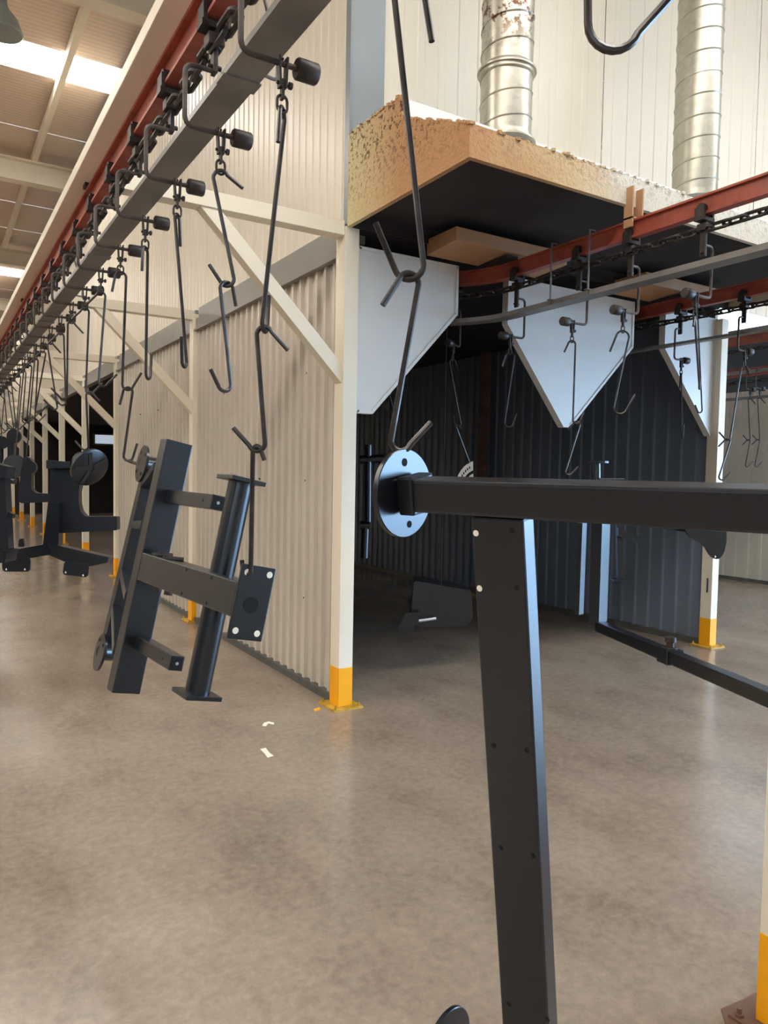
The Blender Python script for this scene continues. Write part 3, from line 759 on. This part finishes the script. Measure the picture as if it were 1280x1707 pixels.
# ================================================================== HANGING BLACK FRAMES
def frame_axes(vp, la, lb):
    e2 = ray(*vp).normalized(); n = ray(*la).cross(ray(*lb)); e1 = n.cross(e2).normalized()
    if e1.z < 0: e1 = -e1
    e3 = e2.cross(e1).normalized(); return e1, e2, e3
class Loc:
    def __init__(s, O, e1, e2, e3): s.O, s.e1, s.e2, s.e3 = O, e1, e2, e3; s.R = Matrix((e3, e2, e1)).transposed()
    def p(s, a, b, c): return s.O+s.e3*a+s.e2*b+s.e1*c
    def box(s, m, a0, a1, b0, b1, c0, c1): return m.box(s.p((a0+a1)/2, (b0+b1)/2, (c0+c1)/2), (abs(a1-a0), abs(b1-b0), abs(c1-c0)), s.R)

# ---------- frame 1 (left, near the ribbed wall)
e1, e2, e3 = frame_axes((-300, 756), (299, 737), (209, 1156))
L1 = Loc(at(250, 945, 2.45), e1, e2, e3)
fr = empty('hanging_rack', L1.p(0, 0, -.45))
L1.box(MB(), -.046, .046, -.03, .03, -.415, .425).build('upright_board', 'black', fr, bevel=.004)
arm_L = .72
L1.box(MB(), -.046, .040, -arm_L, -.03, -.045, .045).build('arm', 'black', fr, bevel=.004)
ap = [ch for ch in fr.children if ch.name.startswith('arm')][0]
for (b, c) in ((-.40, .034), (-.57, .034), (-.40, -.034), (-.57, -.034)):
    MB().cyl(L1.p(-.0466, b, c), L1.p(-.045, b, c), .005, 8).build('bolt_hole', 'hole', ap)
for (b, c, h) in ((-.10, .07, .016), (-.19, .062, .01)):
    MB().cyl(L1.p(-.01, b, .045), L1.p(-.01, b, .045+h), .013, 10).cyl(L1.p(-.04, b, .045), L1.p(.02, b-.02, .045+h*.6), .008, 8).build('weld_nut', 'oily', ap)
for b in (-.13, -.22):
    MB().cyl(L1.p(-.01, b, -.045), L1.p(-.01, b, -.062), .014, 8).build('weld_nut', 'oily', ap)
bp = L1.box(MB(), -.047, .050, -arm_L-.010, -arm_L, -.098, .092).build('end_plate', 'black', fr, bevel=.003)
for (a, c) in ((-.030, .072), (.034, .074), (-.030, -.076), (.032, -.078)):
    MB().cyl(L1.p(a, -arm_L-.0105, c), L1.p(a, -arm_L-.0095, c), .0085, 12).build('plate_hole', 'tape', bp)
MB().cyl(L1.p(-.002, -arm_L-.011, -.008), L1.p(-.002, -arm_L-.0095, -.008), .021, 20).build('plate_hole', 'hole', bp)
tcx, tb_ = .010, -.51
MB().cyl(L1.p(tcx, tb_, -.285), L1.p(tcx, tb_, .305), .034, 28).build('round_tube', 'black', fr, True)
for c in (.305, -.297):
    L1.box(MB(), tcx-.052, tcx+.052, tb_-.052, tb_+.052, c, c+.012).build('tube_end_plate', 'black', fr, bevel=.002)
for c, L in ((.240, .36), (-.245, .31)):
    st = L1.box(MB(), -.010, .032, -.03-L, -.03, c-.022, c+.022).build('stub_tube', 'black', fr, bevel=.003)
    L1.box(MB(), -.006, .028, -.0305-L, -.0285-L, c-.018, c+.018).build('tube_mouth', 'hole', st)
    MB().cyl(L1.p(.011, -.0312-L, c), L1.p(.011, -.030-L, c), .005, 10).build('end_bolt', 'bolt', st)
    MB().cyl(L1.p(-.0106, -L+.03, c), L1.p(-.0096, -L+.03, c), .004, 8).build('side_hole', 'hole', st)
# rear board, rungs and discs
bt, bb_ = at(248, 760, 3.15), at(174, 1075, 3.15)
MB().bar(bb_+e3*.05, bt+e3*.05, .12, .05, e3).build('rear_board', 'black', fr, bevel=.004)
for c in (.33, .13, -.11, -.29):
    p0 = L1.p(-.030, .03, c); tt = (c+.43)/.86
    p1 = bb_.lerp(bt, .05+.9*tt)+e3*.015
    MB().bar(p0, p1, .03, .042, e1).build('rung', 'black', fr, bevel=.003)
for (px, py, qx, qy) in ((241, 773, 272, 778), (171, 1087, 200, 1088)):
    c = at(px-4, py, 3.02); vd = (c-CAM).normalized()
    n = e1.cross(vd).normalized()
    if n.dot(lat) > 0: n = -n
    n = (n*.97 - vd*.24).normalized()
    dk = MB().cyl(c-n*.005, c+n*.005, .076, 32).build('disc', 'black', fr, True)
    for a in (.6, 2.2, 3.8, 5.4):
        h = c+n*.0052+(e1*math.cos(a)+n.cross(e1)*math.sin(a))*.055; MB().cyl(h, h+n*.001, .008, 10).build('disc_hole', 'hole', dk)
    t = at(qx, qy, 3.10)
    MB().cyl(c-n*.005, t, .034, 20).build('disc_stub', 'black', fr, True)
MB().tube([q4b+Z*0, q4b+Vector((.02, -.02, -.01)), at(236, 775, 3.03)], .008, 8).build('pin', 'oily', fr, True)
tag(fr, 'hanging black welded frame with round tube and holed end plate before the ribbed wall', 'metal frame')
# third short hook from s hook to the end plate
he = L1.p(-.030, -arm_L-.006, .072)
shook(q2, he-Z*.006, lat, 'straight wire hook ending in a hole of the end plate', None, 1, -1, r=.010, tail=.03, ta=.35, ba=.1)

# ---------- frame 2 : plates with V feet, further left
def plate_px(m, pts, depth, thick, skew=0):
    d = Vector((_f.x, _f.y, 0)).normalized()
    return m.prism([at(x, y, depth) for x, y in pts], d*thick)
def rounded(pts, r=3, n=3):
    out = []; N = len(pts)
    for i in range(N):
        a, b, c = Vector(pts[i-1]), Vector(pts[i]), Vector(pts[(i+1) % N])
        d0 = (a-b); d1 = (c-b); rr_ = min(r, d0.length*.45, d1.length*.45)
        p0 = b+d0.normalized()*rr_; p1 = b+d1.normalized()*rr_
        for k in range(n+1):
            t = k/n; out.append(tuple(p0*(1-t)**2+b*2*t*(1-t)+p1*t*t))
    return out
D2 = 4.35; vdir = Vector((_f.x, _f.y, 0)).normalized()
f2 = empty('hanging_plate_rack', at(95, 960, D2))
plate_px(MB(), rounded([(85, 770), (131, 770), (137, 790), (134, 803), (131, 820), (131, 838), (134, 852), (142, 861), (195, 861), (195, 884), (98, 889), (97, 838), (80, 838)], 3), D2, .05).build('side_plate', 'black', f2)
plate_px(MB(), [(77, 767), (117, 770), (117, 780), (77, 781)], D2-.06, .05).build('cap_bar', 'black', f2)
plate_px(MB(), [(80, 838), (99, 838), (97, 922), (70, 920)], D2-.04, .06).build('leg', 'black', f2)
plate_px(MB(), [(71, 908), (8, 919), (0, 926), (0, 939), (48, 931), (82, 925)], D2-.10, .07).build('foot_bar', 'black', f2)
plate_px(MB(), [(94, 909), (181, 929), (179, 938), (149, 944), (106, 936), (82, 925)], D2-.10, .07).build('foot_bar', 'black', f2)
for pts, hs in (([(3, 934), (50, 930), (50, 953), (4, 953)], ((11, 949), (42, 949))), ([(107, 935), (148, 941), (146, 963), (104, 958)], ((110, 954), (139, 959)))):
    fp = plate_px(MB(), rounded(pts, 6), D2-.11, .012).build('foot_plate', 'black', f2)
    for h in hs: MB().cyl(at(h[0], h[1], D2-.1105), at(h[0], h[1], D2-.108), .006, 8).build('bolt_hole', 'tape', fp)
fp = plate_px(MB(), rounded([(30, 912), (31, 899), (38, 897), (41, 912)], 4), D2-.05, .012).build('ear_plate', 'black', f2)
c = at(149, 779, D2-.08); n = (-vdir*.52+lat*.74+Z*-.42).normalized(); up = (Z*.92-lat*.38).normalized()
dk = MB().lathe(c-n*.012, c+n*.012, [(0, .108), (.15, .114), (.85, .114), (1, .108)], 36).build('disc', 'black', f2, True)
u2 = (up-n*up.dot(n)).normalized(); v2 = n.cross(u2)
for a in range(5):
    an = a*2*PI/5; MB().bar(c+n*.014+(u2*math.cos(an)+v2*math.sin(an))*.02, c+n*.014+(u2*math.cos(an)+v2*math.sin(an))*.10, .022, .006, n.cross(u2*math.cos(an)+v2*math.sin(an))).build('spoke', 'black', dk)
MB().cyl(c-n*.012, c-n*.10, .055, 24).build('disc_hub', 'black', f2, True)
plate_px(MB(), [(118, 770), (140, 760), (146, 790), (132, 800)], D2, .04).build('disc_bracket', 'black', f2)
tag(f2, 'hanging black plate frame with disc and splayed feet at the far left', 'metal frame')
q = ends[6]; shook(q, at(141, 750, D2-.04), lat, 'lower hook carrying the disc of the far left plate frame', None, 1, -1, tail=.05)
q = ends[8] if 8 in ends else ends[7]
# ---------- frame 3, 4 further left
f3 = empty('black_upright_frame', at(4, 945, 3.9))
plate_px(MB(), [(-30, 786), (8, 795), (14, 915), (10, 930), (-30, 940)], 3.9, .06).build('upright_board', 'black', f3)
plate_px(MB(), [(8, 850), (22, 857), (20, 864), (8, 862)], 3.92, .03).build('ear_plate', 'black', f3)
plate_px(MB(), [(-20, 770), (14, 778), (10, 796), (-20, 800)], 3.88, .08).build('head_bar', 'black', f3)
plate_px(MB(), [(-40, 915), (12, 918), (8, 938), (-40, 942)], 3.87, .12).build('foot_bar', 'black', f3)
tag(f3, 'hanging black upright frame cut off by the left edge', 'metal frame')
f4 = empty('black_plate', at(50, 838, 6.1))
plate_px(MB(), rounded([(38, 765), (44, 760), (50, 765), (57, 774), (57, 783), (52, 792), (52, 815), (60, 822), (82, 823), (81, 837), (34, 839), (29, 831), (34, 791)], 3), 6.1, .05).build('side_plate', 'black', f4)
MB().tube([at(44, 762, 6.12), Vector((AHX, at(44, 762, 6.12).y, 2.53))], .006, 6).build('hanger_wire', 'wire', f4)
c = at(52, 779, 6.08); MB().cyl(c, c-vdir*.03, .055, 20).build('boss', 'black', f4, True)
tag(f4, 'distant black plate with rounded head hanging behind the far left frame', 'metal frame')
f5 = empty('black_disc_arm', at(25, 800, 6.8))
c = at(25, 777, 6.8); n = (-vdir*.7+lat*.6+Z*.2).normalized(); MB().cyl(c-n*.02, c+n*.02, .105, 28).build('disc', 'black', f5, True)
MB().tube([at(25, 765, 6.8), Vector((AHX, at(25, 765, 6.8).y, 2.53))], .006, 6).build('hanger_wire', 'wire', f5)
MB().cyl(at(12, 800, 6.75), at(26, 802, 6.75), .03, 16).build('handle', 'black', f5, True)
MB().bar(c, at(19, 801, 6.78), .04, .04, lat).build('arm', 'black', f5)
tag(f5, 'distant black disc with short handle at far left', 'metal frame')
# ---------- more distant hanging parts down the line (simple uprights with discs)
for k, (kk, w, h) in enumerate(((16, .30, .42), (19, .22, .5), (22, .35, .4), (26, .3, .5), (30, .3, .45), (35, .3, .45))):
    q = ends[kk]; e = empty('hanging_part', q-Z*(h+.06)); b = q-Z*.03
    MB().bar(b-Z*.02+lat*.0, b-Z*h, .07, .04, lat).build('upright_board', 'black', e)
    MB().bar(b-Z*h-lat*w*.5, b-Z*h+lat*w*.5, .05, .05, Z).build('foot_bar', 'black', e)
    MB().cyl(b+lat*.05-Z*.05-vdir*.03, b+lat*.05-Z*.05-vdir*.05, .08, 20).build('disc', 'black', e, True)
    MB().tube([b+Z*.035, b-Z*.03], .008, 6).build('lug', 'black', e)
    tag(e, 'tiny black part hanging far down the left line, %s of six' % ORD[k], 'metal frame', 'distant hanging parts')

# ---------- big foreground frame
e1, e2, e3 = frame_axes((-840, 759), (785, 856), (838, 1707))
LF = Loc(at(668, 822, 1.44), e1, e2, e3)
ff = empty('foreground_frame', LF.p(0, 0, -.9))
H = .031
LF.box(MB(), -.03, .03, -1.55, -.012, -H, H).build('top_beam', 'black', ff, bevel=.006)
LF.box(MB(), -.035, .035, -.055, -.02, -H-.006, H+.006).build('beam_collar', 'black', ff, bevel=.005)
R_D = .086
dk = MB().lathe(LF.p(0, 0, 0), LF.p(0, -.012, 0), [(0, R_D-.0015), (.12, R_D), (.88, R_D), (1, R_D-.0015)], 56).build('disc', 'black', ff, True)
MB().cyl(LF.p(.004, -.0118, .060), LF.p(.004, -.0128, .060), .008, 14).build('disc_hole', 'hole', dk)
MB().cyl(LF.p(.004, -.0118, -.062), LF.p(.004, -.0128, -.062), .007, 14).build('disc_hole', 'hole', dk)
# leg
def solve_b(px, depth_guess=1.3):
    # b along beam where pixel column px crosses the beam's lower left edge
    lo, hi = -1.4, 0
    for _ in range(50):
        md = (lo+hi)/2; d = LF.p(-.02, md, -H)-CAM; x = 640+F_PX*d.dot(_r)/d.dot(_f)
        if x > px: lo = md
        else: hi = md
    return md
b0 = solve_b(785); b1 = b0-.105
leg = LF.box(MB(), -.022, .018, b1, b0, -1.35, -H-.002).build('leg_tube', 'black', ff, bevel=.004)
def px_on_leg(px, py):
    # hit of the pixel ray with the leg's wide face (a = -.022)
    d = ray(px, py); P0 = LF.p(-.0225, 0, 0); n = LF.e3; t = (P0-CAM).dot(n)/d.dot(n); return CAM+d*t
for i, (x, y) in enumerate(((793, 889), (853, 885), (799, 981), (861, 980), (823, 1243), (878, 1251), (835, 1413), (889, 1427), (848, 1674), (912, 1700))):
    p = px_on_leg(x, y); br = i in (0, 2)
    MB().cyl(p, p+LF.e3*.0015, .0058 if br else .0052, 14).build('bright_hole' if br else 'leg_hole', 'tape' if br else 'hole', leg)  # white discs paint the light showing in two of the holes
# lower rail, far side upright and lower disc
LF.box(MB(), -.03, .03, -1.5, -.012, -1.26-H, -1.26+H).build('lower_beam', 'black', ff, bevel=.006)
MB().lathe(LF.p(0, 0, -1.26), LF.p(0, -.012, -1.26), [(0, R_D-.0015), (.12, R_D), (.88, R_D), (1, R_D-.0015)], 56).build('lower_disc', 'black', ff, True)
tag(ff, 'big black frame in front with pale reflecting disc, long beam and holed leg', 'metal frame')

# ---------- frame in the mid right, hanging on line B
DG = 4.35
g2 = Vector((-.319, .948, 0)).normalized(); g3 = Vector((.948, .319, 0)).normalized()
fg = empty('column_frame', at(1000, 1045, DG))
MB().bar(at(958, 852, DG), at(1150, 858, DG-.55), .05, .09, Z).build('top_beam', 'black', fg, bevel=.004)
MB().cyl(at(997, 772, DG), at(997, 772, DG)+Z*.012, .06, 20).build('cap_plate', 'black', fg)
MB().cyl(at(993, 772, DG), at(994, 850, DG), .027, 16).build('stem', 'black', fg, True)
MB().cyl(at(998, 800, DG-.05), at(1040, 800, DG-.05), .012, 10).build('side_lug', 'black', fg, True)
def column(px0, px1, pxe, py0, py1, depth, name):
    """box column: px0..px1 left face, px1..pxe near face"""
    wl_ = (px1-px0)*depth/F_PX/.80; wr_ = (pxe-px1)*depth/F_PX/.62
    top = at(px1, py0, depth); bot = at(px1-6, py1, depth); d = (top-bot).normalized()
    o_ = g2*(wl_/2)+g3*(wr_/2)
    MB().bar(bot+o_, top+o_, wl_, wr_, g2).build(name, 'black', fg, bevel=.003)
column(964, 971, 982, 872, 1026, DG+.15, 'column')
column(989, 1004, 1025, 866, 1040, DG-.05, 'column')
plate_px(MB(), [(1028, 868), (1034, 868), (1043, 966), (1030, 966)], DG-.1, .03).build('brace_strip', 'black', fg)
plate_px(MB(), [(1024, 966), (1046, 966), (1046, 970), (1024, 970)], DG-.12, .08).build('strip_foot', 'black', fg)
plate_px(MB(), [(1031, 880), (1064, 893), (1064, 907), (1031, 893)], DG-.15, .05).build('stub', 'black', fg)
plate_px(MB(), [(1060, 865), (1150, 868), (1150, 888), (1064, 876)], DG-.2, .05).build('side_arm', 'black', fg)
cp = plate_px(MB(), rounded([(1140, 868), (1206, 868), (1211, 884), (1211, 903), (1207, 922), (1199, 932), (1190, 932), (1183, 925), (1176, 912), (1166, 904), (1150, 896), (1142, 884)], 6), DG-.28, .02).build('curved_plate', 'black', fg)
MB().cyl(at(1191.5, 928, DG-.2805), at(1191.5, 928, DG-.278), .007, 8).build('plate_hole', 'tape', cp)
pA, pB = at(1000, 1044, 4.15), at(1330, 1183, 2.45)
bb2 = MB().bar(pA, pB, .055, .062, Z).build('floor_bar', 'black', fg, bevel=.006)
bp_ = pA.lerp(pB, .60)
t_ = [k/100 for k in range(100)]
best = min(t_, key=lambda k: abs((640+F_PX*(pA.lerp(pB, k)-CAM).dot(_r)/(pA.lerp(pB, k)-CAM).dot(_f))-1115))
bp_ = pA.lerp(pB, best); dd = (pB-pA).normalized()
MB().bar(bp_-dd*.05, bp_+dd*.05, .068, .078, Z).build('clamp', 'black', bb2, bevel=.004)
MB().lathe(bp_+Z*.031, bp_+Z*.085, [(0, .032), (.15, .032), (.18, .016), (.55, .016), (.58, .024), (1, .024)], 16).build('bolt_knob', 'oily', bb2, True)
tag(fg, 'black frame with two box columns and a long bar, hanging behind the big frame', 'metal frame')
# ---------- dark parts inside the booth
fh = empty('dark_panel_part', at(740, 1045, 5.6))
plate_px(MB(), rounded([(690, 968), (786, 985), (788, 1032), (778, 1043), (700, 1046), (684, 1036)], 6), 5.6, .3).build('body', 'black', fh)
plate_px(MB(), rounded([(676, 1022), (701, 1021), (688, 1052), (676, 1057), (662, 1053)], 4), 5.5, .02).build('foot_plate', 'black', fh)
MB().tube([at(697, 1035, 5.48), at(726, 1031, 5.55)], .012, 10).build('rod', 'bolt', fh, True)
MB().tube([at(735, 975, 5.65), Vector((at(735, 975, 5.65).x, at(735, 975, 5.65).y, 3.045))], .006, 6).build('hanger_wire', 'wire', fh)
tag(fh, 'dark boxy part low inside the booth opening with foot plate', 'metal frame')
DP = (iq-CAM).dot(_f)
fi = empty('printed_plate', at(772, 815, DP))
ctr = Vector((795, 826)); pts = []
for k in range(13):
    a = math.radians(100+72*k/12); pts.append((ctr.x+62*math.cos(a)*.62, ctr.y-58*math.sin(a)))
pts += [(ctr.x-33, ctr.y+20), (ctr.x-5, ctr.y+20)]
pp = plate_px(MB(), pts, DP, .012).build('plate', 'white_panel', fi)  # pale colour stands in for light reflected by a glossy black plate
ap_ = []
for k in range(9):
    a = math.radians(100+72*k/8); ap_.append((ctr.x+46*math.cos(a)*.62, ctr.y-43*math.sin(a)))
for k in range(8, -1, -1):
    a = math.radians(100+72*k/8); ap_.append((ctr.x+40*math.cos(a)*.62, ctr.y-38*math.sin(a)))
plate_px(MB(), ap_, DP-.002, .002).build('printed_arc', 'hole', pp)
for k in range(7):
    a = math.radians(112+40*k/6); c = (ctr.x+53*math.cos(a)*.62, ctr.y-50*math.sin(a)); plate_px(MB(), [(c[0]-1, c[1]-2), (c[0]+1, c[1]-2), (c[0]+1, c[1]+2), (c[0]-1, c[1]+2)], DP-.002, .002).build('printed_mark', 'hole', pp)
tag(fi, 'round plate coloured pale for its reflection, with printed marks, hanging inside the opening', 'plate')
fj = empty('dim_tube_frame', at(608, 890, 6.2))
MB().tube([at(614, 742, 6.2), at(613, 870, 6.2)], .03, 12).build('upright_tube', 'black', fj, True)
MB().tube([at(600, 766, 6.2), at(640, 764, 6.2)], .035, 12).build('cross_tube', 'black', fj, True)
MB().tube([at(609, 880, 6.2), at(607, 930, 6.2)], .035, 12).build('lower_tube', 'black', fj, True)
MB().tube([at(600, 876, 6.2), at(616, 876, 6.2)], .04, 12).build('joint', 'black', fj, True)
MB().tube([at(614, 742, 6.2), Vector((at(614, 742, 6.2).x, at(614, 742, 6.2).y, 3.045))], .006, 6).build('hanger_wire', 'wire', fj)
tag(fj, 'dim black tube frame just inside the opening beside the corner post', 'metal frame')

# ================================================================== SMALL THINGS
def scrap(pts, label):
    m = MB(); m.prism([CAM+ray(x, y)*(-1.5/ray(x, y).z) for x, y in pts], (0, 0, .0015)); return tag(m.build('tape_scrap', 'tape'), label, 'tape', 'tape scraps on the floor')
scrap([(434, 1249), (443, 1247), (449, 1255), (456, 1260), (446, 1263), (441, 1256)], 'white tape scrap on the floor in front of the corner post')
scrap([(437, 1210), (440, 1205), (448, 1203), (457, 1205), (456, 1208), (447, 1206), (443, 1211)], 'thin curled tape scrap behind the larger scrap')
scrap([(523, 1182), (533, 1179), (534, 1183), (524, 1186)], 'small yellow stained scrap left of the corner post foot').data.materials[0] = M_['yellow']
lp = CAM+ray(2, 55)*(4.5/ray(2, 55).z)
e = empty('high_bay_lamp', lp)
MB().lathe(lp, lp+Z*.30, [(0, .20), (.05, .21), (.5, .16), (.8, .08), (1, .06)], 28).build('lamp_shade', 'lamp', e, True)
MB().cyl(lp+Z*.30, lp+Z*.5, .06, 14).build('lamp_body', 'lamp', e, True)
MB().cyl(lp+Z*.5, (lp.x, lp.y, ROOF-.1), .012, 8).build('suspension_rod', 'lamp', e)
tag(e, 'grey high bay lamp hanging at the top left corner', 'lamp')
window(aty(157, 730, 26.9).x, aty(200, 730, 26.9).x, 26.9, 26.98, 2.35, 2.75, 'window_far')
